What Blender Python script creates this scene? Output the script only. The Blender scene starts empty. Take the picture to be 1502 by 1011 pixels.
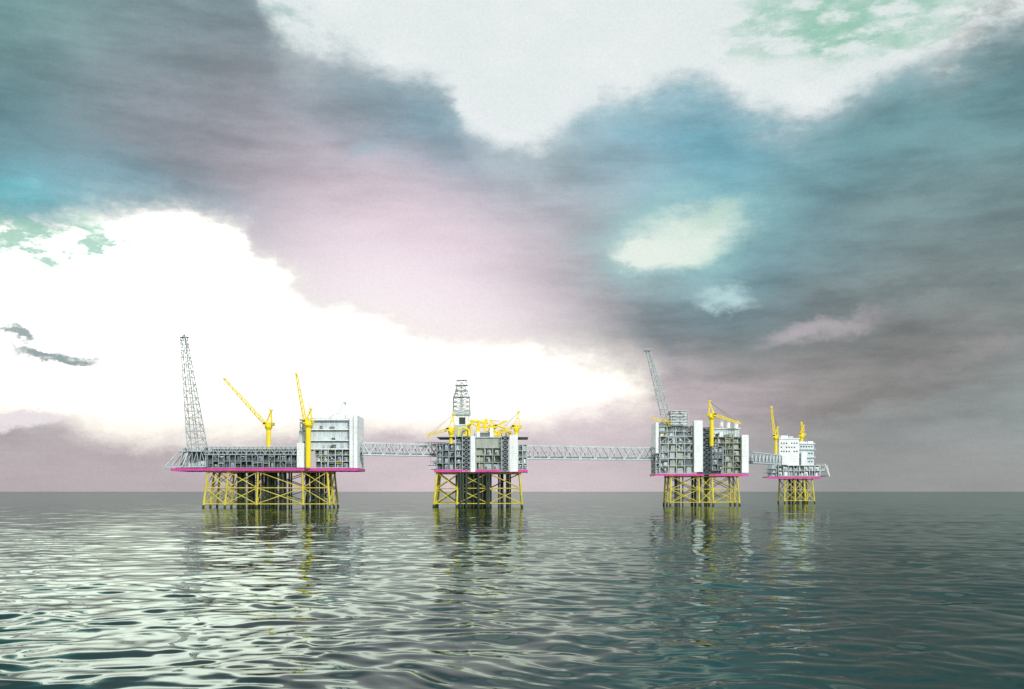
import bpy, math, random
import numpy as np
from mathutils import Vector, Matrix
F=1460.0; CH=10.5
scene=bpy.context.scene
coll=scene.collection
scene.view_settings.view_transform='Standard'
scene.view_settings.look='None'
scene.view_settings.exposure=0

def lin(c):
    return tuple(((v/255)/12.92 if v/255<=0.04045 else ((v/255+0.055)/1.055)**2.4) for v in c)

# ---------------------------------------------------------------- materials
def paint(name,col,rough=0.5,metal=0.0,var=0.25,streak=True,scale=0.25):
    m=bpy.data.materials.new(name); m.use_nodes=True
    nt=m.node_tree; bs=nt.nodes['Principled BSDF']
    tc=nt.nodes.new('ShaderNodeTexCoord'); mp=nt.nodes.new('ShaderNodeMapping')
    mp.inputs['Scale'].default_value=(1,1,0.25 if streak else 1)
    nz=nt.nodes.new('ShaderNodeTexNoise'); nz.inputs['Scale'].default_value=scale; nz.inputs['Detail'].default_value=6
    nz.inputs['Roughness'].default_value=0.65
    nt.links.new(tc.outputs['Object'],mp.inputs['Vector']); nt.links.new(mp.outputs[0],nz.inputs['Vector'])
    cr=nt.nodes.new('ShaderNodeValToRGB')
    cr.color_ramp.elements[0].position=0.3; cr.color_ramp.elements[1].position=0.62
    d=tuple(c*(1-var) for c in col); d=(d[0],d[1]*0.97,d[2]*0.93)
    cr.color_ramp.elements[0].color=(*d,1); cr.color_ramp.elements[1].color=(*col,1)
    nt.links.new(nz.outputs[0],cr.inputs[0]); nt.links.new(cr.outputs[0],bs.inputs['Base Color'])
    bs.inputs['Roughness'].default_value=rough; bs.inputs['Metallic'].default_value=metal
    return m
MT={
 'white':paint('white_paint',(0.80,0.86,0.88),0.45,var=0.2),
 'pale':paint('pale_blue_grey_paint',(0.56,0.66,0.70),0.5,var=0.3),
 'grey':paint('grey_paint',(0.42,0.50,0.53),0.5),
 'steel':paint('truss_steel',(0.28,0.34,0.37),0.45),
 'lsteel':paint('light_truss_steel',(0.54,0.62,0.65),0.45),
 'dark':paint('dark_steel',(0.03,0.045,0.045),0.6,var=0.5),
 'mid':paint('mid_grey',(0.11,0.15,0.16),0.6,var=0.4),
 'beige':paint('olive_beige_paint',(0.38,0.43,0.36),0.6,var=0.35),
 'yellow':paint('yellow_paint',(0.86,0.69,0.015),0.45,var=0.15),
 'ochre':paint('jacket_yellow',(0.66,0.58,0.06),0.5,var=0.45),
 'cond':paint('conductor_steel',(0.040,0.062,0.040),0.6,var=0.5),
 'magenta':paint('magenta_paint',(0.64,0.06,0.36),0.5,var=0.25),
 'glass':paint('window_glass',(0.02,0.03,0.035),0.12,var=0.2),
}
# ---------------------------------------------------------------- mesh builder
class B:
    def __init__(s): s.v=[];s.f=[];s.m=[];s.names=[]
    def mi(s,mat):
        if mat not in s.names: s.names.append(mat)
        return s.names.index(mat)
    def box(s,x0,x1,y0,y1,z0,z1,mat):
        if x0>x1:x0,x1=x1,x0
        if y0>y1:y0,y1=y1,y0
        if z0>z1:z0,z1=z1,z0
        n=len(s.v)
        s.v+=[(x0,y0,z0),(x1,y0,z0),(x1,y1,z0),(x0,y1,z0),(x0,y0,z1),(x1,y0,z1),(x1,y1,z1),(x0,y1,z1)]
        for f in ((0,3,2,1),(4,5,6,7),(0,1,5,4),(1,2,6,5),(2,3,7,6),(3,0,4,7)):
            s.f.append(tuple(n+i for i in f)); s.m.append(s.mi(mat))
    def rod(s,p,q,r,mat,n=4,r2=None):
        p=Vector(p);q=Vector(q);d=q-p
        if d.length<1e-5:return
        if r2 is None:r2=r
        d.normalize()
        a=Vector((0,0,1)) if abs(d.z)<0.9 else Vector((1,0,0))
        u=d.cross(a).normalized(); w=d.cross(u)
        k=len(s.v); off=math.pi/n
        for c,rr in((p,r),(q,r2)):
            for i in range(n):
                t=2*math.pi*i/n+off
                s.v.append(tuple(c+u*math.cos(t)*rr+w*math.sin(t)*rr))
        mi=s.mi(mat)
        for i in range(n):
            j=(i+1)%n
            s.f.append((k+i,k+j,k+n+j,k+n+i)); s.m.append(mi)
        s.f.append(tuple(k+i for i in range(n))[::-1]); s.m.append(mi)
        s.f.append(tuple(k+n+i for i in range(n))); s.m.append(mi)
    def truss(s,p,q,u,v,w0,h0,w1,h1,n,r,mat,cross=False,rb=None,side=True):
        p=Vector(p);q=Vector(q);u=Vector(u).normalized();v=Vector(v).normalized()
        rb=rb or r*0.65
        rings=[]
        for i in range(n+1):
            t=i/n;c=p.lerp(q,t);w=(w0+(w1-w0)*t)/2;h=(h0+(h1-h0)*t)/2
            rings.append([c-u*w-v*h,c+u*w-v*h,c+u*w+v*h,c-u*w+v*h])
        for k in range(4): s.rod(rings[0][k],rings[-1][k],r,mat)
        for i in range(n+1):
            for k in range(4): s.rod(rings[i][k],rings[i][(k+1)%4],rb,mat)
            if i<n:
                for k in range(4):
                    a,b=k,(k+1)%4
                    if i%2:a,b=b,a
                    s.rod(rings[i][a],rings[i+1][b],rb,mat)
                    if cross: s.rod(rings[i][b],rings[i+1][a],rb,mat)
    def rail(s,p,q,mat='lsteel',h=1.2):
        p=Vector(p);q=Vector(q)
        for z in (h*0.5,h): s.rod(p+Vector((0,0,z)),q+Vector((0,0,z)),0.05,mat)
        n=max(1,int((q-p).length/2.5))
        for i in range(n+1):
            c=p.lerp(q,i/n); s.rod(c,c+Vector((0,0,h)),0.05,mat)
    def make(s,name,parent=None,loc=(0,0,0)):
        me=bpy.data.meshes.new(name)
        me.from_pydata([tuple(v) for v in s.v],[],s.f)
        for n in s.names: me.materials.append(MT[n])
        me.polygons.foreach_set('material_index',s.m)
        me.update()
        o=bpy.data.objects.new(name,me); coll.objects.link(o)
        o.location=loc
        if parent: o.parent=parent
        return o
def top(name,loc,label,cat,group=None):
    e=bpy.data.objects.new(name,None); coll.objects.link(e); e.location=loc; e.empty_display_size=5
    e['label']=label; e['category']=cat
    if group:e['group']=group
    return e

# measuring helper: local metres of a platform at its own distance
class Site:
    def __init__(s,cx,D): s.D=D; s.x0=(cx-751)/F*D
    def x(s,px,y=0): return (px-751)/F*(s.D+y)-s.x0
    def z(s,py,y=0): return CH+(721-py)/F*(s.D+y)
    def p(s,px,py,y=0): return Vector((s.x(px,y),y,s.z(py,y)))

def jacket(site,parent,xt,xb,ydeep,ztop,legs,rows=2,levels=3,r=0.7,cond=()):
    zb=-9
    (a,b),(c,d)=xt,xb
    def pt(f,g,t):
        X=(c+(d-c)*f)*(1-t)+(a+(b-a)*f)*t
        yo=ydeep*g; yy=yo+(g-0.5)*4*(1-t)+2
        return Vector((X,yy,ztop*t))
    br=B()
    lv=[0.10+0.86*i/(levels-1) for i in range(levels)]
    gs=[i/(rows-1) for i in range(rows)]
    for gi,g in enumerate(gs):
        for t in lv:
            br.rod(pt(legs[0],g,t),pt(legs[-1],g,t),0.34,'ochre',6)
        for i in range(len(legs)-1):
            for j in range(levels-1):
                if (i+j+gi)%4!=3: br.rod(pt(legs[i],g,lv[j]),pt(legs[i+1],g,lv[j+1]),0.29,'ochre',6)
                br.rod(pt(legs[i+1],g,lv[j]),pt(legs[i],g,lv[j+1]),0.29,'ochre',6)
    for f in legs:
        for t in lv: br.rod(pt(f,0,t),pt(f,1,t),0.32,'ochre',6)
        for k in range(rows-1):
            for j in range(levels-1):
                br.rod(pt(f,gs[k],lv[j]),pt(f,gs[k+1],lv[j+1]),0.29,'ochre',6)
    J=br.make('jacket',parent)
    for g in gs:
        for f in legs:
            l=B(); l.rod(pt(f,g,zb/ztop),pt(f,g,1.0),r,'ochre',12,r*0.95)
            l.rod(pt(f,g,0.92),pt(f,g,1.0),r*1.3,'ochre',12)
            l.rod(pt(f,g,-0.1),pt(f,g,0.07),r*1.12,'cond',12)
            l.make('leg',J)
    rnd=random.Random(5)
    for (x0,x1,n,y0,y1) in cond:
        for i in range(n):
            f=(i+0.5)/n
            X=x0+(x1-x0)*f+rnd.uniform(-.6,.6);Y=rnd.uniform(y0,y1)
            l=B(); l.rod((X,Y,zb),(X,Y,ztop),rnd.uniform(0.45,0.8),rnd.choice(['cond','cond','dark']),8)
            l.make('conductor_pipe',J)
    return J

def module(b,x0,x1,y0,y1,z0,z1,nl,nb,seed,fr='lsteel',wall='mid',setback=4,brace=0.4,pal=('grey','white','mid','beige','grey','dark'),clad=0.35,cpal=None):
    rnd=random.Random(seed)
    cpal=cpal or pal
    dz=(z1-z0)/nl; dx=(x1-x0)/nb
    for i in range(nl+1):
        b.box(x0-0.2,x1+0.2,y0-0.4,y1,z0+i*dz-0.2,z0+i*dz+0.2,fr)
        if i<nl: b.rail((x0,y0-0.35,z0+i*dz+0.2),(x1,y0-0.35,z0+i*dz+0.2),fr)
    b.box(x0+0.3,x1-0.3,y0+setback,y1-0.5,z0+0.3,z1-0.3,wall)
    for i in range(nb+1):
        X=x0+i*dx
        for Y in (y0,y1-0.3):
            b.rod((X,Y,z0),(X,Y,z1),0.34,fr)
    for i in range(nl):
        zz=z0+i*dz+0.25
        for j in range(nb):
            X=x0+j*dx
            if rnd.random()<clad:
                xa=X+rnd.uniform(.35,.35+.3*dx); xb=X+dx-rnd.uniform(.35,.35+.2*dx)
                b.box(xa,xb,y0+rnd.uniform(.4,1.5),y0+setback+.1,zz,zz+(dz-.45)*rnd.uniform(.7,1),rnd.choice(cpal))
                if rnd.random()<.5: b.box(xa+.4,xa+1.4,y0+.36,y0+.395,zz+.1,zz+2,'mid')
                continue
            if rnd.random()<brace:
                if rnd.random()<.5: b.rod((X,y0,zz),(X+dx,y0,zz+dz),0.2,fr)
                else: b.rod((X+dx,y0,zz),(X,y0,zz+dz),0.2,fr)
            for k in range(4):
                t=rnd.random(); w=rnd.uniform(.12,.45)*dx; h=rnd.uniform(.3,.9)*(dz-.5); xs=X+rnd.uniform(0.05,1)*(dx-w); ys=y0+rnd.uniform(.6,max(.8,setback-2))
                mt=rnd.choice(pal)
                if t<0.45: b.box(xs,xs+w,ys,ys+rnd.uniform(1,2),zz,zz+h,mt)
                elif t<0.75:
                    rr=min(h,1.8)/2; b.rod((xs,ys+1,zz+rr+.3),(xs+w,ys+1,zz+rr+.3),rr,mt,12)
                else:
                    rr=min(w,2.0)/2; b.rod((xs+rr,ys+1,zz),(xs+rr,ys+1,zz+h),rr,mt,12)
            if rnd.random()<.6: 
                zp=zz+dz-rnd.uniform(.9,1.6)
                b.rod((X,y0+.7,zp),(X+dx,y0+.7,zp),rnd.uniform(.15,.32),rnd.choice(['white','lsteel','grey','ochre']),8)
        for k in range(nb):
            if rnd.random()<.5:
                X=x0+rnd.uniform(.1,.9)*(x1-x0); b.rod((X,y0+.4,zz),(X,y0+.4,zz+dz-.3),.18,rnd.choice(['white','lsteel','grey']),8)

def roof_clutter(b,x0,x1,y0,y1,z,n,seed,hmax=4,pal=('white','grey','lsteel','mid')):
    rnd=random.Random(seed)
    for i in range(n):
        X=rnd.uniform(x0,x1);Y=rnd.uniform(y0,y1);h=rnd.uniform(.8,hmax);w=rnd.uniform(.6,2.5)
        t=rnd.random();m=rnd.choice(pal)
        if t<.5:b.box(X-w,X+w,Y,Y+w*1.5,z,z+h,m)
        elif t<.8:b.rod((X,Y,z),(X,Y,z+h),w*.5,m,10)
        else:b.rod((X,Y,z),(X,Y,z+h*1.8),.14,m)
def wallbox(b,x0,x1,y0,y1,z0,z1,mat='white',step=3.6):
    b.box(x0,x1,y0,y1,z0,z1,mat)
    n=int((z1-z0)/step)
    for k in range(1,n):
        z=z0+(z1-z0)*k/n
        b.box(x0-.03,x1+.03,y0-.03,y1+.03,z-.05,z+.05,'lsteel')
    n=max(2,int((y1-y0)/4))
    for k in range(1,n):
        y=y0+(y1-y0)*k/n
        for xx in (x0,x1): b.box(xx-.05,xx+.05,y-.06,y+.06,z0+.01,z1-.01,'lsteel')
def stair_tower(b,x0,x1,y0,y1,z0,z1,n,mat='lsteel',r=0.22):
    c=Vector(((x0+x1)/2,(y0+y1)/2,0))
    b.truss(c+Vector((0,0,z0)),c+Vector((0,0,z1)),(1,0,0),(0,1,0),x1-x0,y1-y0,x1-x0,y1-y0,n,r,mat,cross=True)
    for i in range(n):
        za=z0+(z1-z0)*i/n;zb=z0+(z1-z0)*(i+1)/n
        b.box(x0,x1,y0+.3,y1-.3,zb-.12,zb+.12,mat)
        xa,xb=(x0+.4,x1-.4) if i%2 else (x1-.4,x0+.4)
        b.rod((xa,(y0+y1)/2,za),(xb,(y0+y1)/2,zb),.35,'mid')
def crane(parent,base,zs,tip,gantry=6,r=1.0,w=1.7,lattice=True,root=None):
    base=Vector(base);tip=Vector(tip)
    ped=B(); ped.rod(base,(base.x,base.y,zs),r,'yellow',14,r*1.0)
    ped.rod((base.x,base.y,zs-1.6),(base.x,base.y,zs),r*1.1,'yellow',14,r*1.7)
    C=ped.make('crane',parent)
    sx=1 if tip.x>base.x else -1
    cab=B()
    cab.rod((base.x,base.y,zs),(base.x,base.y,zs+.7),r*1.6,'yellow',16)
    cab.box(base.x-2.0,base.x+2.0,base.y-1.8,base.y+2,zs+.7,zs+3.2,'yellow')
    cab.box(base.x+sx*1.0,base.x+sx*3.0,base.y-3.0,base.y-1.85,zs+.9,zs+3.3,'yellow')
    cab.box(base.x+sx*1.3,base.x+sx*3.05,base.y-3.05,base.y-1.9,zs+1.9,zs+3.0,'glass')
    cab.box(base.x-sx*2.05,base.x-sx*3.7,base.y-1.5,base.y+1.5,zs+1,zs+3.0,'ochre')
    cab.rail((base.x-2.0,base.y-1.8,zs+3.2),(base.x+2.0,base.y-1.8,zs+3.2),'yellow')
    cab.make('crane_cab',C)
    g=B(); gt=Vector((base.x-sx*1.6,base.y,zs+3.2+gantry))
    for yy in(-1.3,1.3):
        g.rod((base.x+sx*1.4,base.y+yy,zs+3.2),gt+Vector((0,yy*.6,0)),.34,'yellow')
        g.rod((base.x-sx*2.0,base.y+yy,zs+3.2),gt+Vector((0,yy*.6,0)),.34,'yellow')
        g.rod((base.x-sx*1.8,base.y+yy,zs+3.2+gantry*.5),(base.x,base.y+yy,zs+3.2+gantry*.5),.2,'yellow')
    g.box(gt.x-1,gt.x+1,gt.y-1.3,gt.y+1.3,gt.z-.3,gt.z+.5,'yellow')
    g.make('crane_gantry',C)
    bm=B(); rt=Vector((base.x+sx*2.0,base.y,zs+2.0)) if root is None else Vector(root)
    d=(tip-rt).normalized(); v=Vector((0,1,0)); u=d.cross(v).normalized()
    L=(tip-rt).length; n=max(5,int(L/2.4))
    k=rt.lerp(tip,.15)
    bm.truss(rt,k,u,v,w*.5,w*.8,w,w,2,.24,'yellow')
    bm.truss(k,tip,u,v,w,w,w*.55,w*.6,n,.24,'yellow',rb=.16)
    bm.box(tip.x-.8,tip.x+.8,tip.y-.6,tip.y+.6,tip.z-.8,tip.z+.6,'yellow')
    bm.rod(gt,tip,.09,'dark'); bm.rod(gt+Vector((0,.8,0)),rt.lerp(tip,.75),.09,'dark')
    bm.rod(tip,tip-Vector((0,0,3)),.07,'dark'); bm.box(tip.x-.35,tip.x+.35,tip.y-.3,tip.y+.3,tip.z-4,tip.z-3,'yellow')
    bm.make('crane_boom',C)
    return C

# ================================================================= PLATFORM 1
S=Site(390,640)
P1=top('oil_platform',(S.x0,S.D,0),'long grey process platform with flare tower and two yellow cranes','oil platform','platforms of one offshore field')
DEP=30
jacket(S,P1,(S.x(304),S.x(479)),(S.x(298),S.x(484)),26,S.z(690),[0,.17,.42,.79,1.0],3,3,.68,
  cond=[(S.x(338),S.x(418),46,2.5,24),(S.x(438),S.x(474),20,2.5,24)])
b=B()
b.box(S.x(253),S.x(524),0,DEP,S.z(690),S.z(688),'mid')
for px in range(262,520,12): b.box(S.x(px)-.3,S.x(px)+.3,1,DEP-1,S.z(691.3),S.z(690.02),'mid')
b.make('deck',P1)
b=B()
b.box(S.x(252),S.x(524),-.5,-.02,S.z(690.8),S.z(687),'magenta')
b.box(S.x(252),S.x(524),DEP+.02,DEP+.6,S.z(691),S.z(687),'magenta')
b.box(S.x(524.1),S.x(525.2),-.5,DEP+.6,S.z(690.8),S.z(687),'magenta')
b.box(S.x(250.8),S.x(251.9),-.5,DEP+.6,S.z(690.8),S.z(687),'magenta')
b.make('deck_edge_girder',P1)
b=B()
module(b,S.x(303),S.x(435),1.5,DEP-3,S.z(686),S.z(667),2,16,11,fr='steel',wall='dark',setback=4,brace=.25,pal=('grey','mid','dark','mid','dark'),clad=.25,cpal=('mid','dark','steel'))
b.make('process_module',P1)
b=B()
zc=(S.z(667)+S.z(655))/2
b.truss((S.x(298),5,zc),(S.x(436),5,zc),(0,1,0),(0,0,1),6,S.z(655)-S.z(666),6,S.z(655)-S.z(666),20,.3,'grey',cross=False,rb=.2)
b.box(S.x(298),S.x(436),2.5,7.5,S.z(665.5),S.z(664.8),'mid')
b.box(S.x(306),S.x(434),7.6,20,S.z(666),S.z(658),'mid')
for k in range(4): b.rod((S.x(298),3.2+k*1.2,S.z(662)),(S.x(436),3.2+k*1.2,S.z(662)),.32,['grey','grey','mid','lsteel'][k],8)
b.rail((S.x(298),2,S.z(655)),(S.x(436),2,S.z(655)))
b.make('pipe_rack',P1)
b=B()
a0=S.p(302,662,3);a1=S.p(302,685,3);c0=S.p(262,662,3);c1=S.p(241,685.5,3)
for yy in (0,12,24):
    o=Vector((0,yy,0))
    for m,n in((a0,c0),(a1,c1),(c0,c1),(a0,a1)): b.rod(m+o,n+o,.38,'lsteel')
    for i in range(6):
        t=i/6;t2=(i+1)/6
        b.rod(a0.lerp(c0,t)+o,a1.lerp(c1,t)+o,.2,'lsteel'); b.rod(a1.lerp(c1,t)+o,a0.lerp(c0,t2)+o,.2,'lsteel')
b.box(c1.x,a1.x,3,27,a1.z-.3,a1.z,'steel')
b.box(c0.x-2,a0.x,3,27,a0.z-.4,a0.z,'steel')
b.rail((c0.x-2,2.9,a0.z),(a0.x,2.9,a0.z))
b.box(S.x(272),S.x(302),9,26,a1.z+.1,a0.z-.5,'mid')
roof_clutter(b,S.x(258),S.x(300),3.5,8,a1.z,18,3,5)
roof_clutter(b,S.x(262),S.x(300),4,12,a0.z,10,4,2.5)
b.box(c1.x-1,c1.x+7,3,9,a1.z-1.2,a1.z-.35,'grey')
b.make('cantilever_deck',P1)
b=B()
p=S.p(290,662,6);q=S.p(269.5,495,6)
b.truss(p,q,(1,0,0),(0,1,0),10.5,9,3.6,3.4,17,.35,'grey',cross=False,rb=.22)
b.box(q.x-3.0,q.x+3.2,4,8.5,q.z,q.z+.4,'steel')
b.rail((q.x-3.0,4,q.z+.4),(q.x+3.2,4,q.z+.4)); b.rail((q.x-3,8.4,q.z+.4),(q.x+3.2,8.4,q.z+.4))
b.rod(p+Vector((1,0,0)),q+Vector((.6,0,1)),.35,'grey',8); b.rod(p+Vector((-1,1,0)),q+Vector((-.8,1,.8)),.25,'grey',8)
b.rod(p+Vector((-5,-3,0)),(p.x-8,0,a1.z),.4,'lsteel')
b.make('flare_tower',P1)
b=B()
b.rod(q+Vector((.6,0,1)),q+Vector((.6,0,2)),.5,'mid',8,.7); b.rod(q+Vector((-.8,1,.8)),q+Vector((-.8,1,1.7)),.35,'mid',8,.5)
b.make('flare_tip',P1)
crane(P1,(S.x(394,16),16,S.z(665,16)),S.z(627,16),S.p(329,556,16),gantry=8,r=1.5,w=2.2)
crane(P1,(S.x(453),-1.9,S.z(686)),S.z(624,0),S.p(434.5,548,-1.9),gantry=7,r=1.75,w=2.0)
b=B()
module(b,S.x(460),S.x(512),2,DEP-4,S.z(686),S.z(658),3,5,21,fr='lsteel',wall='mid',setback=5,brace=.1,pal=('white','grey','mid','dark','pale'),clad=.45,cpal=('white','grey','mid','dark'))
b.make('lower_process_module',P1)
b=B()
x0,x1=S.x(441),S.x(512)
for i,(pa,pb,xa) in enumerate(((616,629,441),(631,645,447),(647,657.5,441))):
    b.box(S.x(xa)+1.2,x1,3,DEP-3,S.z(pb),S.z(pa)-.3,'pale')
    for k in range(1,9):
        X=S.x(xa)+1.2+(x1-S.x(xa)-1.2)*k/9
        b.rod((X,2.95,S.z(pb)),(X,2.95,S.z(pa)-.35),.16,'white')
    b.box(S.x(xa),x1,1.4,DEP-2.5,S.z(pb)-.8,S.z(pb)-.1,'white')
    b.rail((S.x(xa),1.5,S.z(pb)-.1),(x1,1.5,S.z(pb)-.1),'white')
b.box(S.x(438.5),x1,1.0,DEP-2.5,S.z(616)-.25,S.z(614.5),'white')
b.rail((S.x(438.5),1.1,S.z(614.5)),(x1,1.1,S.z(614.5)),'white')
rnd=random.Random(8)
for i in range(12): 
    X=S.x(rnd.uniform(462,506)); Z=S.z(rnd.choice([645,657.3,629]))
    b.box(X,X+rnd.uniform(1.2,3.5),2.4,2.98,Z,Z+rnd.uniform(1.2,2.4),rnd.choice(['grey','mid','lsteel']))
roof_clutter(b,S.x(445),S.x(485),5,24,S.z(614.5),14,14,2.4,('white','lsteel','grey'))
b.make('utility_building',P1)
b=B()
wallbox(b,S.x(435.5),S.x(447),-.2,9,S.z(686),S.z(650)); b.box(S.x(437),S.x(446),3,9,S.z(650)+.02,S.z(632),'lsteel')
module(b,S.x(436),S.x(449),9.1,22,S.z(650),S.z(618),4,2,31,setback=5,clad=.6,pal=('white','lsteel','grey'))
b.make('riser_shaft',P1)
for xa,xb,ya in ((512.6,517.6,-.2),(518.3,524,.3)):
    b=B(); wallbox(b,S.x(xa),S.x(xb),ya,DEP-2,S.z(686.5),S.z(609.5)); b.make('blast_wall',P1)
b=B()
zz=S.z(614.3)
b.rod((S.x(474),12,zz+1),(S.x(486),12,S.z(604)),.9,'white',12); b.rod((S.x(486),12,S.z(604)),(S.x(496),12,S.z(601.5)),.9,'white',12)
b.rod((S.x(496),12,S.z(606)),(S.x(499),12,S.z(590)),1.4,'white',12); b.rod((S.x(499),12,S.z(590)),(S.x(503),12,S.z(588.5)),1.1,'grey',12)
b.box(S.x(486),S.x(502),9,15,zz+.52,S.z(606),'white')
b.box(S.x(470),S.x(508),8,18,zz,zz+.5,'lsteel'); b.rail((S.x(470),8,zz+.5),(S.x(508),8,zz+.5))
b.rod((S.x(508),10,zz),(S.x(508),10,S.z(600)),.3,'white',8)
b.make('exhaust_stack',P1)

# ================================================================= PLATFORM 2
S2=S=Site(704,664)
P2=top('oil_platform',(S.x0,S.D,0),'drilling platform with grey derrick and crowded yellow deck machinery','oil platform','platforms of one offshore field')
DEP=40
jacket(S,P2,(S.x(641),S.x(762)),(S.x(636),S.x(766)),30,S.z(692),[0,.26,.62,1.0],3,3,.68,
  cond=[(S.x(668),S.x(720),46,-1,8),(S.x(668),S.x(720),34,12,26),(S.x(730),S.x(750),6,12,26)])
b=B()
b.box(S.x(638),S.x(772),0,DEP,S.z(692),S.z(690),'mid')
b.make('deck',P2)
b=B()
for xa,xb in((638,690),(697.5,735),(746,773)): b.box(S.x(xa),S.x(xb),-.6,-.02,S.z(692.8),S.z(689.2),'magenta')
b.box(S.x(773)+.02,S.x(774.2),-.6,DEP+.6,S.z(692.8),S.z(689.2),'magenta')
b.box(S.x(636.8),S.x(638)-.02,-.6,DEP+.6,S.z(692.8),S.z(689.2),'magenta')
b.make('deck_edge_girder',P2)
b=B(); module(b,S.x(640),S.x(667),3,DEP-3,S.z(689),S.z(651),4,3,41,fr='steel',wall='mid',brace=.5,clad=.4)
for k,(xa,yz) in enumerate(((627,682),(632,676),(630,688))):
    b.box(S.x(xa),S.x(641),4,20,S.z(yz),S.z(yz)+.4,'lsteel'); b.rail((S.x(xa),4,S.z(yz)+.4),(S.x(641),4,S.z(yz)+.4)); b.rod((S.x(xa),5,S.z(yz)),(S.x(640),5,S.z(min(yz+9,690))),.22,'lsteel')
roof_clutter(b,S.x(630),S.x(640),5,12,S.z(682),6,6,3)
b.make('wellhead_module',P2)
b=B(); module(b,S.x(668),S.x(678),1,DEP-3,S.z(689),S.z(640),5,1,42,fr='lsteel',wall='mid',clad=.6); b.make('utility_module',P2)
for xa,xb in((678.5,689.5),(735.5,746.5)):
    b=B(); stair_tower(b,S.x(xa),S.x(xb),-.6,5,S.z(692),S.z(640),8,'grey')
    b.box(S.x(xa)+.6,S.x(xb)-.6,5.2,12,S.z(689),S.z(641),'mid')
    b.make('stair_tower',P2)
for xa,xb,ya,yb in((690.3,697.2,640,692.5),(747.5,759.5,638,692)):
    b=B(); wallbox(b,S.x(xa),S.x(xb),-.8,14,S.z(yb),S.z(ya)); b.make('blast_wall',P2)
b=B(); module(b,S.x(698),S.x(735),1.5,DEP-3,S.z(689),S.z(657),3,3,43,fr='beige',wall='beige',setback=4,brace=.2,pal=('beige','mid','dark','grey'),clad=.5)
b.box(S.x(698),S.x(734.7),2.5,DEP-5,S.z(656.4),S.z(642),'beige')
b.box(S.x(697.6),S.x(735),1.6,DEP-5,S.z(642)+.02,S.z(640.5),'lsteel'); b.rail((S.x(698),1.6,S.z(640.5)),(S.x(735),1.6,S.z(640.5)))
for px in range(700,735,3): b.box(S.x(px),S.x(px)+.25,2.35,2.48,S.z(656),S.z(642.5),'grey')
b.make('drilling_module',P2)
b=B(); module(b,S.x(760),S.x(773),2,DEP-5,S.z(689),S.z(652),4,2,44,fr='lsteel',wall='beige',brace=.4,clad=.5); b.make('mud_module',P2)
b=B()
y=18
dx0=S.x(677,y)
b.box(S.x(667,y),S.x(689,y),y-5,y+6,S.z(640,y),S.z(624,y),'grey')
b.box(S.x(669,y),S.x(688,y),y-4,y+5,S.z(624,y)+.02,S.z(609,y),'white')
b.box(S.x(674,y),S.x(683,y),y-4.1,y-4.02,S.z(623,y),S.z(613,y),'dark')
b.make('drill_floor',P2)
b=B()
b.truss((dx0,y,S.z(609,y)),(dx0,y,S.z(583,y)),(1,0,0),(0,1,0),11.5,10,11.0,9.5,4,.36,'grey',cross=True,rb=.22)
b.truss((dx0,y,S.z(583,y)),(dx0-.4,y,S.z(566,y)),(1,0,0),(0,1,0),10.5,9.5,5.5,5,3,.34,'grey',cross=True,rb=.2)
b.truss((dx0,y,S.z(566,y)),(dx0,y,S.z(558,y)),(1,0,0),(0,1,0),6.5,5.5,6.5,5.5,1,.26,'grey',cross=True,rb=.2)
for py,w in((583,6.0),(574,4.6),(566,4.4),(558,3.8)): 
    b.box(dx0-w,dx0+w,y-w*.8,y+w*.8,S.z(py,y),S.z(py,y)+.3,'grey'); b.rail((dx0-w,y-w*.8,S.z(py,y)+.3),(dx0+w,y-w*.8,S.z(py,y)+.3))
b.rod((dx0,y,S.z(560,y)),(dx0,y,S.z(612,y)),.28,'white',8); b.box(dx0-1.2,dx0+1.2,y-1,y+1,S.z(596,y),S.z(589,y),'white')
b.box(dx0-5.5,dx0+5.5,y-4.9,y-4.7,S.z(609,y)+.1,S.z(603,y),'lsteel')
b.make('derrick',P2)
rnd=random.Random(17)
b=B()
def pipe(b,pts,r,m):
    for i in range(len(pts)-1): b.rod(pts[i],pts[i+1],r,m,10)
for i,(a,c,h) in enumerate(((672,688,630),(684,700,624),(690,712,621),(700,722,628),(712,730,633),(722,742,628),(664,680,636),(728,748,634))):
    yy=6+i*1.3
    pipe(b,[S.p(a,641,yy),S.p(a,h,yy),S.p((a+c)/2,h-3,yy),S.p(c,h+1,yy),S.p(c,641,yy)],.55,'yellow')
for i in range(30):
    px=rnd.uniform(664,746);yy=rnd.uniform(3,20);h=rnd.uniform(627,638)
    t=rnd.random()
    if t<.5:b.box(S.x(px),S.x(px)+rnd.uniform(1,2.8),yy,yy+2,S.z(641),S.z(h),rnd.choice(['yellow','grey','white','mid','yellow']))
    else:b.rod(S.p(px,641,yy),S.p(px+rnd.uniform(-6,6),h-2,yy),rnd.uniform(.25,.5),rnd.choice(['yellow','yellow','mid']),8)
b.box(S.x(704),S.x(718),6,14,S.z(641),S.z(634),'mid')
b.rod(S.p(690,617,9),S.p(716,620,9),.8,'yellow',10);b.rod(S.p(702,640,9),S.p(702,617,9),1.0,'yellow',12)
b.rod(S.p(709,628,9),S.p(714,615,9),1.0,'yellow',12)
b.box(S.x(640),S.x(775),2,DEP-6,S.z(641.5),S.z(640.8),'mid')
b.make('deck_machinery',P2)
crane(P2,(S.x(661),4,S.z(651)),S.z(634),S.p(628,638,4),gantry=9,r=1.2,w=1.8)
crane(P2,(S.x(757.5),6,S.z(640)),S.z(630),S.p(727,637,6),gantry=9,r=1.2,w=1.6)
crane(P2,(S.x(722),22,S.z(641)),S.z(630,22),S.p(742,618,22),gantry=3,r=1.0,w=1.4)
b=B()
b.box(S.x(636),S.x(664),20,30,S.z(668),S.z(667),'steel')
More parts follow.
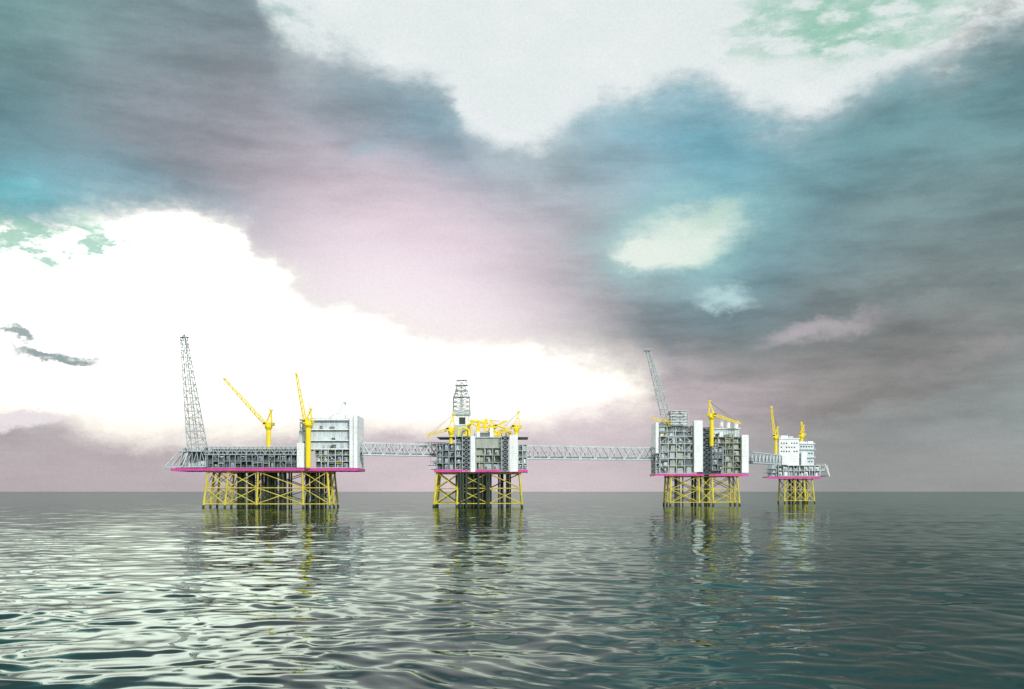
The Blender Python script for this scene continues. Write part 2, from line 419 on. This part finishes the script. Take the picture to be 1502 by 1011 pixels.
b.truss((S.x(606),16,S.z(650)),(S.x(664),16,S.z(652)),(0,1,0),(0,0,1),5,3,5,3,12,.22,'grey')
b.make('loading_boom',P2)

# ================================================================= PLATFORM 3
S3=S=Site(1027,750)
P3=top('oil_platform',(S.x0,S.D,0),'tall grey and beige process platform with leaning flare tower','oil platform','platforms of one offshore field')
DEP=30
jacket(S,P3,(S.x(985),S.x(1082)),(S.x(983),S.x(1085)),28,S.z(697),[0,.42,.62,1.0],3,3,.72,
  cond=[(S.x(1020),S.x(1044),9,4,22),(S.x(992),S.x(1010),4,10,22)])
b=B(); b.box(S.x(963),S.x(1096),0,DEP,S.z(696.5),S.z(695),'mid'); b.make('deck',P3)
b=B()
b.box(S.x(962),S.x(1032),-.6,-.02,S.z(698),S.z(694.9),'magenta'); b.box(S.x(1040),S.x(1097),-.6,-.02,S.z(698.4),S.z(695.3),'magenta')
b.box(S.x(961),S.x(962)-.02,-.6,DEP,S.z(698),S.z(694.9),'magenta'); b.box(S.x(1097)+.02,S.x(1098),-.6,DEP,S.z(698),S.z(695),'magenta')
b.make('deck_edge_girder',P3)
b=B(); wallbox(b,S.x(962),S.x(966),-.3,26,S.z(665),S.z(620)); b.make('blast_wall',P3)
b=B(); module(b,S.x(963),S.x(968),3,DEP-2,S.z(694.5),S.z(665.3),4,1,51,fr='lsteel',wall='mid',brace=.8,clad=.1)
module(b,S.x(968.5),S.x(1017),1.5,DEP-2,S.z(694.5),S.z(640),5,4,52,fr='lsteel',wall='beige',brace=.9,setback=4,pal=('beige','grey','lsteel','mid','grey'),clad=.45,cpal=('grey','beige','mid','beige'))
b.make('process_module',P3)
b=B(); module(b,S.x(967),S.x(1017),4,DEP-2,S.z(639.4),S.z(625),2,4,53,fr='lsteel',wall='grey',brace=.8,setback=4,pal=('white','grey','lsteel','mid'),clad=.5,cpal=('grey','lsteel','mid'))
b.box(S.x(970),S.x(1000),5,20,S.z(625)+.25,S.z(619),'grey')
b.make('upper_process_module',P3)
b=B()
b.truss(S.p(995.5,624.5,5),S.p(995.5,603.5,5),(1,0,0),(0,1,0),12.5,9,12.5,9,4,.3,'lsteel',cross=True,rb=.2)
b.box(S.x(985.5),S.x(1005.5),2.5,7.5,S.z(624),S.z(605),'grey'); b.box(S.x(982.5),S.x(1008.5),0,10,S.z(603.5),S.z(603.5)+.4,'lsteel')
for k in range(5): b.box(S.x(983),S.x(1008),.4,.7,S.z(606+k*4),S.z(606+k*4)+.5,'white')
b.make('heat_exchanger_tower',P3)
b=B(); wallbox(b,S.x(1018),S.x(1030.5),-.8,10,S.z(692.5),S.z(617)); b.make('stair_shaft',P3)
b=B(); stair_tower(b,S.x(1031),S.x(1042),-.6,5,S.z(694),S.z(627),9,'steel'); b.box(S.x(1031.5),S.x(1041.5),5.3,26,S.z(694),S.z(628),'mid'); b.make('stair_tower',P3)
b=B(); module(b,S.x(1043),S.x(1087),1.5,DEP-2,S.z(694.5),S.z(641),6,4,54,fr='beige',wall='beige',brace=.35,setback=4,pal=('beige','mid','dark','beige','grey'),clad=.45,cpal=('beige','beige','mid','grey'))
b.make('compression_module',P3)
b=B(); b.box(S.x(1045),S.x(1086),4.0,DEP-4,S.z(640.6),S.z(629),'pale')
for px in range(1047,1086,4): b.box(S.x(px),S.x(px)+.3,3.7,3.98,S.z(640),S.z(629.5),'lsteel')
b.rail((S.x(1045),2.2,S.z(640.6)),(S.x(1086),2.2,S.z(640.6)))
rnd=random.Random(77)
for i in range(9):
    X=S.x(rnd.uniform(1046,1082)); b.box(X,X+rnd.uniform(1,2.6),2.4,3.65,S.z(640.5),S.z(640.5)+rnd.uniform(1.2,3.6),rnd.choice(['beige','white','mid','grey']))
b.box(S.x(1043.5),S.x(1087),3,DEP-4,S.z(629)+.02,S.z(627.8),'white'); 
b.make('upper_compression_module',P3)
for px in (1058,1068,1080):
    b=B(); b.rod(S.p(px,628,8),S.p(px,619,8),1.5,'white',16); b.rod(S.p(px,619,8),S.p(px,617.5,8),1.9,'lsteel',16); b.make('exhaust_stack',P3)
b=B(); wallbox(b,S.x(1088),S.x(1098),-.3,26,S.z(693.5),S.z(638)); b.make('blast_wall',P3)
b=B()
p=S.p(980,622,6);q=S.p(950.5,515,6)
b.truss(p,q,(1,0,0),(0,1,0),7.2,6.5,2.8,2.6,15,.3,'grey',rb=.19)
b.box(q.x-3,q.x+2.2,4,8.5,q.z,q.z+.4,'steel'); b.rail((q.x-3,4,q.z+.4),(q.x+2.2,4,q.z+.4))
b.rod(p,q+Vector((0,0,1)),.25,'grey',8)
b.make('flare_tower',P3)
crane(P3,(S.x(1043),-1.9,S.z(655)),S.z(613),S.p(1085,621,-1.9),gantry=9,r=1.5,w=2.0)
b=B(); b.truss(S.p(955,614.5,3),S.p(983,618.5,3),(0,0,1),(0,1,0),1.2,1.2,1.8,1.8,9,.18,'yellow'); b.rod(S.p(982,626,3),S.p(982,617,3),.9,'yellow',10); b.make('boom_rest',P3)
b=B()
module(b,S.x(1043.5),S.x(1060),-2.6,1.0,S.z(690),S.z(655),4,2,58,fr='steel',wall='mid',setback=2.6,brace=.2,clad=.2)
b.make('landing_platform',P3)

# ================================================================= PLATFORM 4
S4=S=Site(1166,900)
P4=top('oil_platform',(S.x0,S.D,0),'small white living quarters platform with two yellow cranes','oil platform','platforms of one offshore field')
DEP=24
jacket(S,P4,(S.x(1152),S.x(1192)),(S.x(1151),S.x(1195)),18,S.z(702),[0,.36,.7,1.0],2,3,.65,cond=[(S.x(1162),S.x(1184),8,3,14)])
b=B(); b.box(S.x(1128),S.x(1202),0,DEP,S.z(700.5),S.z(699),'mid'); b.make('deck',P4)
b=B(); b.box(S.x(1124.5),S.x(1203.5),-.6,-.02,S.z(702.4),S.z(699.4),'magenta'); b.box(S.x(1203.5)+.02,S.x(1204.4),-.6,DEP,S.z(702.4),S.z(699.4),'magenta')
b.make('deck_edge_girder',P4)
b=B(); module(b,S.x(1142),S.x(1203),1,DEP-3,S.z(698.5),S.z(683),2,8,61,fr='lsteel',wall='mid',setback=4,brace=.2,pal=('white','grey','lsteel','mid'),clad=.6,cpal=('white','white','lsteel','mid'))
b.make('base_module',P4)
b=B()
wallbox(b,S.x(1144),S.x(1173),2,DEP-3,S.z(682.6),S.z(644),step=5)
wallbox(b,S.x(1173)+.05,S.x(1196),4,DEP-3,S.z(682.6),S.z(651),'pale',step=5)
b.box(S.x(1143),S.x(1174),1.4,DEP-2,S.z(644)+.02,S.z(642.5),'white')
b.box(S.x(1174)+.03,S.x(1197.5),3.2,DEP-2,S.z(651)+.02,S.z(649.8),'white')
for py in (659,671): b.box(S.x(1173.5),S.x(1198),2.6,3.94,S.z(py)-.2,S.z(py)+.1,'white'); b.rail((S.x(1174),2.7,S.z(py)+.1),(S.x(1198),2.7,S.z(py)+.1),'white')
b.box(S.x(1147),S.x(1156),-.6,1.94,S.z(682),S.z(668),'white'); b.box(S.x(1176),S.x(1184),1,2.55,S.z(683),S.z(663),'white')
roof_clutter(b,S.x(1148),S.x(1168),4,16,S.z(642.5),9,63,2.5,('white','lsteel')); roof_clutter(b,S.x(1178),S.x(1194),6,16,S.z(649.8),7,64,2.5,('white','lsteel'))
LQ=b.make('living_quarters',P4)
w=B(); w.box(-.6,.6,-.10,-.02,-.5,.5,'glass'); w.box(-.75,.75,-.14,-.105,-.66,-.54,'lsteel')
w0=None
for r_,py in enumerate((650,656,662)):
    for c_ in range(7):
        if (r_*7+c_)%5==3: continue
        loc=(S.x(1147+c_*3.8),1.95,S.z(py))
        if w0 is None: w0=w.make('window',LQ,loc)
        else:
            o=w0.copy(); o.location=loc; coll.objects.link(o); o.parent=LQ
for r_,py in enumerate((655,665,677)):
    for c_ in range(5):
        if r_>0 and c_<3: continue
        o=w0.copy(); o.location=(S.x(1177+c_*3.9),3.95,S.z(py)); coll.objects.link(o); o.parent=LQ
b=B()
y0=2
for k,(xa,py) in enumerate(((1128,688),(1125,694))):
    b.box(S.x(xa),S.x(1141),y0,18,S.z(py),S.z(py)+.5,'lsteel'); b.rail((S.x(xa),y0,S.z(py)+.5),(S.x(1141),y0,S.z(py)+.5))
b.box(S.x(1134),S.x(1141.5),4,18,S.z(699),S.z(667),'grey')
b.rod(S.p(1126,690,3),S.p(1140,668,3),.35,'lsteel'); b.rod(S.p(1130,699,3),S.p(1140,680,3),.3,'lsteel'); b.rod(S.p(1126,699,3),S.p(1126,688,3),.3,'lsteel')
b.make('bridge_landing',P4)
b=B()
b.box(S.x(1199),S.x(1214),3,18,S.z(683),S.z(682),'lsteel'); b.rail((S.x(1199),3,S.z(682)),(S.x(1214),3,S.z(682)))
b.box(S.x(1203.8),S.x(1216),3,18,S.z(699),S.z(697.5),'mid')
b.rod(S.p(1199,696,3),S.p(1213,683,3),.3,'lsteel'); b.rod(S.p(1213,683,3),S.p(1217,699,3),.45,'white'); b.rod(S.p(1203,683,3),S.p(1203,699,3),.35,'lsteel')
b.rod(S.p(1210,681,17),S.p(1216.5,699,17),.45,'white')
b.make('lifeboat_station',P4)
def lifeboat(x,y,z):
    b=B(); prof=[(-3.6,.15),(-3.2,.8),(-2,1.15),(0,1.25),(2,1.15),(3.1,.8),(3.6,.15)]
    for i in range(len(prof)-1): 
        b.rod((prof[i][0],0,0),(prof[i+1][0],0,0),prof[i][1],'grey',12,prof[i+1][1])
    b.box(-1.2,1.0,-.7,.7,1.05,1.8,'grey'); b.box(-1.0,.8,-.72,-.705,1.25,1.6,'glass')
    b.make('lifeboat',P4,(x,y,z))
lifeboat(S.x(1209),6,S.z(690)); lifeboat(S.x(1209),13,S.z(690))
crane(P4,(S.x(1139),3,S.z(667)),S.z(643),S.p(1131.5,597,3),gantry=7,r=1.3,w=1.9,root=S.p(1136,642,3))
crane(P4,(S.x(1179.5),8,S.z(650)),S.z(640),S.p(1175.5,620,8),gantry=7,r=1.6,w=1.9,root=S.p(1178,637,8))

# ================================================================= BRIDGES
def bridge(pa,pb,ha,w,n,label):
    pa=Vector(pa);pb=Vector(pb)
    e=top('connecting_bridge',pa,label,'bridge','bridges linking the platforms')
    d=pb-pa; dn=d.normalized(); u=Vector((0,0,1)); v=dn.cross(u).normalized()
    h=ha
    def pt(t,s,k): return d*t+v*(w/2*s)+Vector((0,0,h*k))
    b=B()
    for s_ in(-1,1):
        b.rod(pt(0,s_,0),pt(1,s_,0),.7,'lsteel'); b.rod(pt(0,s_,1),pt(1,s_,1),.65,'lsteel')
        for i in range(n+1):
            b.rod(pt(i/n,s_,0),pt(i/n,s_,1),.22,'grey')
            if i<n:
                if i%2: b.rod(pt(i/n,s_,0),pt((i+1)/n,s_,1),.45,'lsteel')
                else: b.rod(pt(i/n,s_,1),pt((i+1)/n,s_,0),.45,'lsteel')
    for i in range(n+1):
        for k in(0,1): b.rod(pt(i/n,-1,k),pt(i/n,1,k),.25,'steel')
    b.make('bridge_truss',e)
    b=B()
    for off,zz,r in((-.6,.16,.35),(-.2,.14,.45),(.2,.16,.3),(.6,.15,.4)):
        b.rod(pt(0,off,zz),pt(1,off,zz),r,['grey','mid','mid','steel'][int(off*2.5+2)%4],8)
    b.make('pipeline',e)
    b=B()
    for i in range(n):
        a,c=i/n,(i+1)/n
        q=[pt(a,-.9,.06),pt(c,-.9,.06),pt(c,.9,.06),pt(a,.9,.06)]
        k=len(b.v); b.v+=[tuple(x) for x in q]+[tuple(x-Vector((0,0,.3))) for x in q]
        for f in((0,1,2,3),(7,6,5,4),(0,4,5,1),(3,2,6,7)): b.f.append(tuple(k+j for j in f)); b.m.append(b.mi('mid'))
    b.rail(pt(0,-.9,.08),pt(1,-.9,.08)); b.rail(pt(0,.9,.08),pt(1,.9,.08))
    b.make('walkway',e)
def W(px,py,D): return ((px-751)/F*D, D, CH+(721-py)/F*D)
bridge(W(529,667,652),W(664,669.5,690),7.6,6,14,'grey steel truss bridge between the process and drilling platforms')
bridge(W(763,673,672),W(960,674.5,765),8.8,7,18,'long grey steel truss bridge carrying pipes over the sea')
bridge(W(1099,679,750),W(1140,681,895),8.0,6,16,'short grey truss bridge to the living quarters platform')

# ================================================================= SEA
def make_sea():
    r=6.0
    radii=[]
    while r<42000:
        radii.append(r)
        r+= max(0.26,0.005*r) if r>38 else 3.0
    radii=np.array(radii)
    a1=np.linspace(-0.62,0.62,900)
    a2=np.linspace(0.62,2*math.pi-0.62,90)[1:-1]
    ang=np.concatenate([a1,a2])
    nr,na=len(radii),len(ang)
    R,A=np.meshgrid(radii,ang,indexing='ij')
    X=R*np.sin(A);Y=R*np.cos(A)
    rng=np.random.default_rng(11)
    Z=np.zeros_like(X)
    sp=np.where(R>38,np.maximum(0.26,0.005*R),3.0)
    N=84
    lam=np.exp(np.linspace(math.log(1.3),math.log(26),N))
    X2=X+1.9*np.sin(Y*0.11+1)+1.1*np.sin(X*.17+Y*.23)+.4*np.sin(X*.6+Y*.5);Y2=Y+2.0*np.sin(X*0.083+.3)+1.0*np.sin(X*.21-Y*.13+2)+.4*np.sin(X*.5-Y*.63)
    for l in lam:
        th=rng.normal(0.05,0.85); k=2*math.pi/l
        c=0.0150*(1.0 if l<4.5 else (4.5/l)**.9)
        if l<2.2:c*=.45+.55*(l-1.3)/.9
        ph=rng.uniform(0,6.28)
        fade=np.clip((l/sp-2.5)/3.0,0,1)
        Z+=fade*(c/k)*np.sin(k*(X2*math.sin(th)+Y2*math.cos(th))+ph)
    # patches of calmer and livelier water
    g=0.95+0.25*np.sin(X*.015+1.3*np.sin(Y*.023)+2)*np.sin(Y*.06+.9*np.sin(X*.016)+3.2)
    Z*=g
    verts=np.stack([X,Y,Z],-1).reshape(-1,3)
    verts=np.vstack([verts,[[0,0,0]]])
    i=np.arange(nr-1)[:,None]*na; j=np.arange(na)[None,:]; j2=(j+1)%na
    q=np.stack([i+j,i+na+j,i+na+j2,i+j2],-1).reshape(-1,4)
    q=q[:,::-1]
    me=bpy.data.meshes.new('sea')
    nf=len(q); ctr=nr*na
    tri=np.stack([np.full(na,ctr),np.arange(na),(np.arange(na)+1)%na],-1)[:,::-1]
    me.vertices.add(len(verts)); me.vertices.foreach_set('co',verts.astype(np.float32).ravel())
    loops=np.concatenate([q.ravel(),tri.ravel()]).astype(np.int32)
    me.loops.add(len(loops)); me.loops.foreach_set('vertex_index',loops)
    me.polygons.add(nf+na)
    st=np.concatenate([np.arange(nf)*4,nf*4+np.arange(na)*3]).astype(np.int32)
    me.polygons.foreach_set('loop_start',st)
    me.update(calc_edges=True); me.validate()
    me.polygons.foreach_set('use_smooth',np.ones(len(me.polygons),dtype=bool))
    me.update()
    if me.polygons[1000].normal.z<0: me.flip_normals()
    o=bpy.data.objects.new('sea',me); coll.objects.link(o); o['kind']='structure'
    o['label']='calm dark teal sea with long gentle ripples reflecting the sky'; 
    m=bpy.data.materials.new('sea_water'); m.use_nodes=True; nt=m.node_tree; L=nt.links
    nt.nodes.remove(nt.nodes['Principled BSDF']); out=nt.nodes['Material Output']
    tc=nt.nodes.new('ShaderNodeTexCoord'); geo=nt.nodes.new('ShaderNodeNewGeometry')
    def nz(sc,scale,det,k,prev):
        mp=nt.nodes.new('ShaderNodeMapping'); mp.inputs['Scale'].default_value=sc
        n=nt.nodes.new('ShaderNodeTexNoise'); n.inputs['Scale'].default_value=scale; n.inputs['Detail'].default_value=det
        L.new(tc.outputs['Object'],mp.inputs['Vector']); L.new(mp.outputs[0],n.inputs['Vector'])
        s=nt.nodes.new('ShaderNodeVectorMath'); s.operation='SUBTRACT'; L.new(n.outputs[1],s.inputs[0]); s.inputs[1].default_value=(.5,.5,.5)
        s2=nt.nodes.new('ShaderNodeVectorMath'); s2.operation='MULTIPLY'; L.new(s.outputs[0],s2.inputs[0]); s2.inputs[1].default_value=(k,k,0)
        a=nt.nodes.new('ShaderNodeVectorMath'); a.operation='ADD'; L.new(prev,a.inputs[0]); L.new(s2.outputs[0],a.inputs[1])
        return a.outputs[0]
    v=nz((0.5,1,1),1.1,2,0.05,geo.outputs['Normal'])
    v=nz((0.25,1,1),0.12,2,0.085,v)
    nm=nt.nodes.new('ShaderNodeVectorMath'); nm.operation='NORMALIZE'; L.new(v,nm.inputs[0])
    fr=nt.nodes.new('ShaderNodeFresnel'); fr.inputs['IOR'].default_value=1.33; L.new(nm.outputs[0],fr.inputs['Normal'])
    gl=nt.nodes.new('ShaderNodeBsdfGlossy'); gl.inputs['Color'].default_value=(.57,.68,.63,1); gl.inputs['Roughness'].default_value=.012; L.new(nm.outputs[0],gl.inputs['Normal'])
    df=nt.nodes.new('ShaderNodeBsdfDiffuse'); df.inputs['Color'].default_value=(.005,.020,.020,1); L.new(nm.outputs[0],df.inputs['Normal'])
    mx=nt.nodes.new('ShaderNodeMixShader'); L.new(fr.outputs[0],mx.inputs[0]); L.new(df.outputs[0],mx.inputs[1]); L.new(gl.outputs[0],mx.inputs[2])
    L.new(mx.outputs[0],out.inputs[0])
    me.materials.append(m)
make_sea()

# ================================================================= SKY (world)
world=bpy.data.worlds.new('World'); scene.world=world; world.use_nodes=True
nt=world.node_tree; N=nt.nodes; L=nt.links
for n in list(N): N.remove(n)
out=N.new('ShaderNodeOutputWorld'); bg=N.new('ShaderNodeBackground'); L.new(bg.outputs[0],out.inputs[0])
def setin(s,v):
    if isinstance(v,bpy.types.NodeSocket): L.new(v,s)
    else: s.default_value=v
def m_(op,a,b_=None,c_=None,clamp=False):
    n=N.new('ShaderNodeMath'); n.operation=op; n.use_clamp=clamp
    setin(n.inputs[0],a)
    if b_ is not None:setin(n.inputs[1],b_)
    if c_ is not None:setin(n.inputs[2],c_)
    return n.outputs[0]
def vm(op,a,b_=None,sc=None):
    n=N.new('ShaderNodeVectorMath'); n.operation=op; setin(n.inputs[0],a)
    if b_ is not None:setin(n.inputs[1],b_)
    if sc is not None:setin(n.inputs['Scale'],sc)
    return n.outputs['Value'] if op=='LENGTH' else n.outputs[0]
def mix(f,a,b_):
    n=N.new('ShaderNodeMix'); n.data_type='RGBA'; n.clamp_factor=True
    setin(n.inputs[0],f); setin(n.inputs[6],a if isinstance(a,bpy.types.NodeSocket) else (*a,1)); setin(n.inputs[7],b_ if isinstance(b_,bpy.types.NodeSocket) else (*b_,1))
    return n.outputs[2]
def sstep(v,a,b_,lo=0.0,hi=1.0):
    n=N.new('ShaderNodeMapRange'); n.interpolation_type='SMOOTHSTEP'; setin(n.inputs[0],v)
    n.inputs[1].default_value=a;n.inputs[2].default_value=b_;n.inputs[3].default_value=lo;n.inputs[4].default_value=hi
    return n.outputs[0]
tc=N.new('ShaderNodeTexCoord'); D=tc.outputs['Generated']
sep=N.new('ShaderNodeSeparateXYZ'); L.new(D,sep.inputs[0])
az=m_('ARCTAN2',sep.outputs[0],sep.outputs[1]); el=m_('ARCSINE',sep.outputs[2])
def noise(sc,scale,det=5,rough=.55,off=(0,0,0)):
    mp=N.new('ShaderNodeMapping'); mp.inputs['Scale'].default_value=sc; mp.inputs['Location'].default_value=off; L.new(D,mp.inputs[0])
    n=N.new('ShaderNodeTexNoise'); n.inputs['Scale'].default_value=scale; n.inputs['Detail'].default_value=det; n.inputs['Roughness'].default_value=rough
    L.new(mp.outputs[0],n.inputs['Vector']); return n
cmb=N.new('ShaderNodeCombineXYZ'); L.new(az,cmb.inputs[0]); L.new(el,cmb.inputs[1])
w1=vm('SCALE',vm('SUBTRACT',noise((1,1,1.8),5,2).outputs[1],(.5,.5,.5)),sc=0.04)
w2=vm('SCALE',vm('SUBTRACT',noise((1,1,1.8),17,9,.66,(3,1,2)).outputs[1],(.5,.5,.5)),sc=0.05)
Q=vm('ADD',vm('ADD',cmb.outputs[0],w1),w2)
sq=N.new('ShaderNodeSeparateXYZ'); L.new(Q,sq.inputs[0]); qa,qe=sq.outputs[0],sq.outputs[1]
def sph(px,py):
    u=(px-751)/F; v=(721-py)/F; a=math.atan(u); return a,math.atan(v*math.cos(a))
def blob(px,py,rx,ry,rot=0,soft=True,src=None):
    a,e=sph(px,py)
    mp=N.new('ShaderNodeMapping'); mp.vector_type='TEXTURE'; L.new(src or Q,mp.inputs[0])
    mp.inputs['Location'].default_value=(a,e,0); mp.inputs['Rotation'].default_value=(0,0,math.radians(rot)); mp.inputs['Scale'].default_value=(rx/F,ry/F,1000)
    l=vm('LENGTH',mp.outputs[0])
    return sstep(l,0.0 if soft else .4,1.0,1.0,0.0)
def curve(pts):
    n=N.new('ShaderNodeFloatCurve'); cv=n.mapping.curves[0]
    P=[]
    for px,py in pts:
        a,e=sph(px,py); P.append((a+.5,e/.7))
    cv.points[0].location=P[0]; cv.points[1].location=P[-1]
    for p in P[1:-1]: cv.points.new(*p)
    n.mapping.update()
    L.new(m_('ADD',qa,.5,clamp=True),n.inputs['Value'])
    return m_('MULTIPLY',n.outputs[0],.7)
fb=noise((1,1,2.8),6,9,.6,(5,2,1)).outputs[0]
fb2=noise((1,1,3.2),2.3,5,.55,(1,7,3)).outputs[0]
fb3=noise((.8,.8,4.2),11,10,.66,(8,4,1)).outputs[0]
sky=N.new('ShaderNodeTexSky'); sky.sky_type='NISHITA'; sky.sun_disc=False
sky.sun_elevation=math.radians(33); sky.sun_rotation=math.radians(150)
nish=vm('SCALE',sky.outputs[0],sc=0.10)
col=mix(sstep(fb2,.35,.65),lin((108,124,126)),lin((132,149,151)))
for (px,py,rx,ry,rot,c,s_) in [
 (60,140,560,330,0,(98,138,144),.95),
 (110,20,320,120,0,(118,160,156),.85),
 (400,200,400,190,-15,(132,140,146),.95),
 (520,320,420,260,-20,(156,154,162),.9),
 (330,240,200,90,-20,(138,141,148),.7),
 (640,150,230,170,-30,(120,150,162),.9),
 (10,285,220,55,0,(112,188,198),.85),
 (230,280,260,50,-8,(126,162,174),.7),
 (1010,190,420,190,0,(110,168,184),1.0),
 (1090,330,270,230,0,(112,174,194),1.0),
 (1430,210,420,190,0,(114,157,162),.95),
 (1380,450,560,230,0,(124,134,132),.85),
 (860,370,190,240,0,(166,168,172),.8),
 (600,400,330,200,-15,(204,184,194),.85),
 (1180,560,470,120,5,(136,129,127),.85),
 (1000,600,260,90,0,(174,160,163),.8),
 (300,670,900,130,0,(188,176,181),.95),
 (760,640,420,150,0,(214,198,204),.9),
 (1320,690,640,90,0,(146,148,149),.9)]:
    col=mix(m_('MULTIPLY',blob(px,py,rx*1.25,ry*1.25,rot),s_),col,lin(c))
shade=m_('ADD',m_('ADD',sstep(fb,.3,.72,.86,1.18),sstep(fb2,.3,.7,-.08,.08)),sstep(fb3,.34,.66,-.12,.13))
col=vm('SCALE',col,sc=shade)
# light blooming through thin cloud, and pale haze along the horizon
raw=cmb.outputs[0]
col=mix(m_('MULTIPLY',blob(590,430,370,240,-10,src=raw),.82),col,lin((246,226,235)))
col=mix(m_('MULTIPLY',blob(600,475,380,170,-15,src=raw),.9),col,lin((255,243,248)))
hz=sstep(el,0.0,.10,.72,0.0)
hcol=mix(sstep(az,.05,.34),mix(sstep(az,-.35,-.05),lin((192,180,186)),lin((226,210,216))),lin((156,157,158)))
col=mix(hz,col,hcol)
pn=noise((1,1,2.4),14,9,.66,(2,2,8)).outputs[0]
pf=noise((1,1,2.6),30,8,.62,(4,2,3)).outputs[0]
def patch(px,py,rx,ry,rot,c,a,b_,mul=1.0):
    global col
    f=sstep(m_('MULTIPLY',blob(px,py,rx,ry,rot),m_('MULTIPLY',pn,2.0)),a,b_)
    col=mix(m_('MULTIPLY',f,mul),col,lin(c))
patch(1010,340,260,130,10,(160,208,206),.05,1.1,.8)
patch(1010,345,175,72,10,(228,241,230),.15,1.0)
patch(1050,305,90,40,20,(196,222,208),.2,1.0,.8)
patch(960,366,90,34,0,(234,243,233),.2,.9)
patch(1050,432,100,36,-10,(200,232,232),.25,1.15,.85)
patch(1200,482,170,30,6,(198,186,191),.2,1.2,.65)
patch(540,212,90,30,20,(160,186,198),.3,1.1,.6)
patch(1330,300,260,50,8,(140,165,165),.3,1.2,.5)
patch(1330,430,330,26,6,(98,110,110),.3,1.2,.5)
patch(1250,585,360,28,6,(114,108,106),.3,1.2,.45)
patch(1420,520,220,24,8,(158,152,153),.3,1.2,.5)
dn=m_('MULTIPLY',m_('SUBTRACT',pn,.5),.05)
cv=curve([(-60,-140),(250,-130),(370,-60),(405,40),(440,85),(520,95),(600,115),(670,150),(700,205),(770,240),(830,208),(880,165),(960,138),(1050,132),(1110,162),(1200,175),(1260,145),(1330,112),(1400,92),(1440,60),(1502,40),(1600,30)])
dv=m_('ADD',m_('SUBTRACT',qe,cv),dn)
mk=m_('ADD',m_('MULTIPLY',sstep(dv,-0.045,0.02),.35),m_('MULTIPLY',sstep(dv,-0.010,0.024),.65))
hi=mix(sstep(pn,.35,.7),lin((232,239,238)),lin((239,243,243)))
def mott(bl,a,b_): return m_('MULTIPLY',sstep(m_('MULTIPLY',bl,m_('MULTIPLY',pn,2)),a,b_),sstep(pf,.38,.60,.15,1.0))
hi=mix(mott(blob(1250,10,400,130,0),.30,1.0),hi,lin((158,204,184)))
hi=mix(mott(blob(1490,60,240,140,20),.3,.9),hi,lin((178,182,180)))
hi=mix(mott(blob(430,30,90,130,0),.35,1.0),hi,lin((186,208,206)))
col=mix(mk,col,hi)
cu=curve([(-60,325),(0,325),(100,300),(220,300),(330,322),(375,372),(430,412),(520,455),(620,480),(720,493),(830,515),(900,524),(950,546),(985,600),(1005,690),(1200,720),(1600,720)])
cl=curve([(-60,580),(0,590),(100,612),(250,625),(450,618),(600,622),(700,615),(850,592),(930,582),(1000,580),(1300,580),(1600,580)])
du=m_('ADD',m_('SUBTRACT',cu,qe),m_('MULTIPLY',dn,.8))
wid=sstep(az,-.26,-.10,1.0,.42)
m1s=m_('MULTIPLY',du,wid)
m1=m_('ADD',m_('MULTIPLY',sstep(m1s,-0.028,0.015),.35),m_('MULTIPLY',sstep(m1s,-0.010,0.016),.65))
m2=sstep(m_('ADD',m_('SUBTRACT',qe,cl),m_('MULTIPLY',dn,.5)),-0.026,0.014)
mw=m_('MULTIPLY',m1,m2)
edge=m_('MULTIPLY',sstep(m_('MULTIPLY',blob(50,340,340,100,0),m_('MULTIPLY',pn,2)),.42,.85),sstep(pf,.40,.56,.0,.97))
inner=sstep(du,0.0,.06)
wscale=m_('ADD',.94,m_('MULTIPLY',inner,sstep(el,.05,.22,.2,3.3)))
white=vm('SCALE',mix(sstep(qe,.06,.25),lin((255,247,236)),lin((255,252,244))),sc=wscale)
white=mix(edge,white,lin((172,212,194)))
col=mix(mw,col,white)
for a in ((75,520,95,13,-6),(8,488,36,15,-10)):
    col=mix(m_('MULTIPLY',m_('MULTIPLY',blob(*a,soft=False),sstep(pn,.3,.5)),.92),col,lin((104,130,136)))
col=mix(m_('MULTIPLY',blob(240,512,30,7,-10),.5),col,lin((200,215,218)))
f=sstep(m_('MULTIPLY',blob(20,608,200,30,0),m_('MULTIPLY',pn,2)),.35,.9)
col=mix(f,col,lin((236,226,230)))
gr=noise((1,1,1),520,2,.5).outputs[0]
col=vm('SCALE',col,sc=sstep(gr,.25,.75,.965,1.035))
col=mix(0.94,nish,col)
L.new(col,bg.inputs[0]); bg.inputs[1].default_value=1.0
world.cycles.sampling_method='MANUAL'; world.cycles.sample_map_resolution=1024

# ================================================================= SUN
sd=Vector((0.45,-0.78,0.58)).normalized()
l=bpy.data.lights.new('sun','SUN'); l.energy=3.4; l.angle=math.radians(8); l.color=(1,.97,.93)
o=bpy.data.objects.new('sun',l); coll.objects.link(o); o.rotation_euler=sd.to_track_quat('Z','Y').to_euler(); o.location=(0,0,300)
# ================================================================= CAMERA
cam=bpy.data.cameras.new('camera'); cam.lens=36*F/1502; cam.sensor_width=36; cam.sensor_fit='HORIZONTAL'
cam.shift_y=(721-505.5)/1502; cam.clip_start=.5; cam.clip_end=100000
co=bpy.data.objects.new('camera',cam); coll.objects.link(co); co.location=(0,0,CH); co.rotation_euler=(math.radians(90),0,0)
scene.camera=co
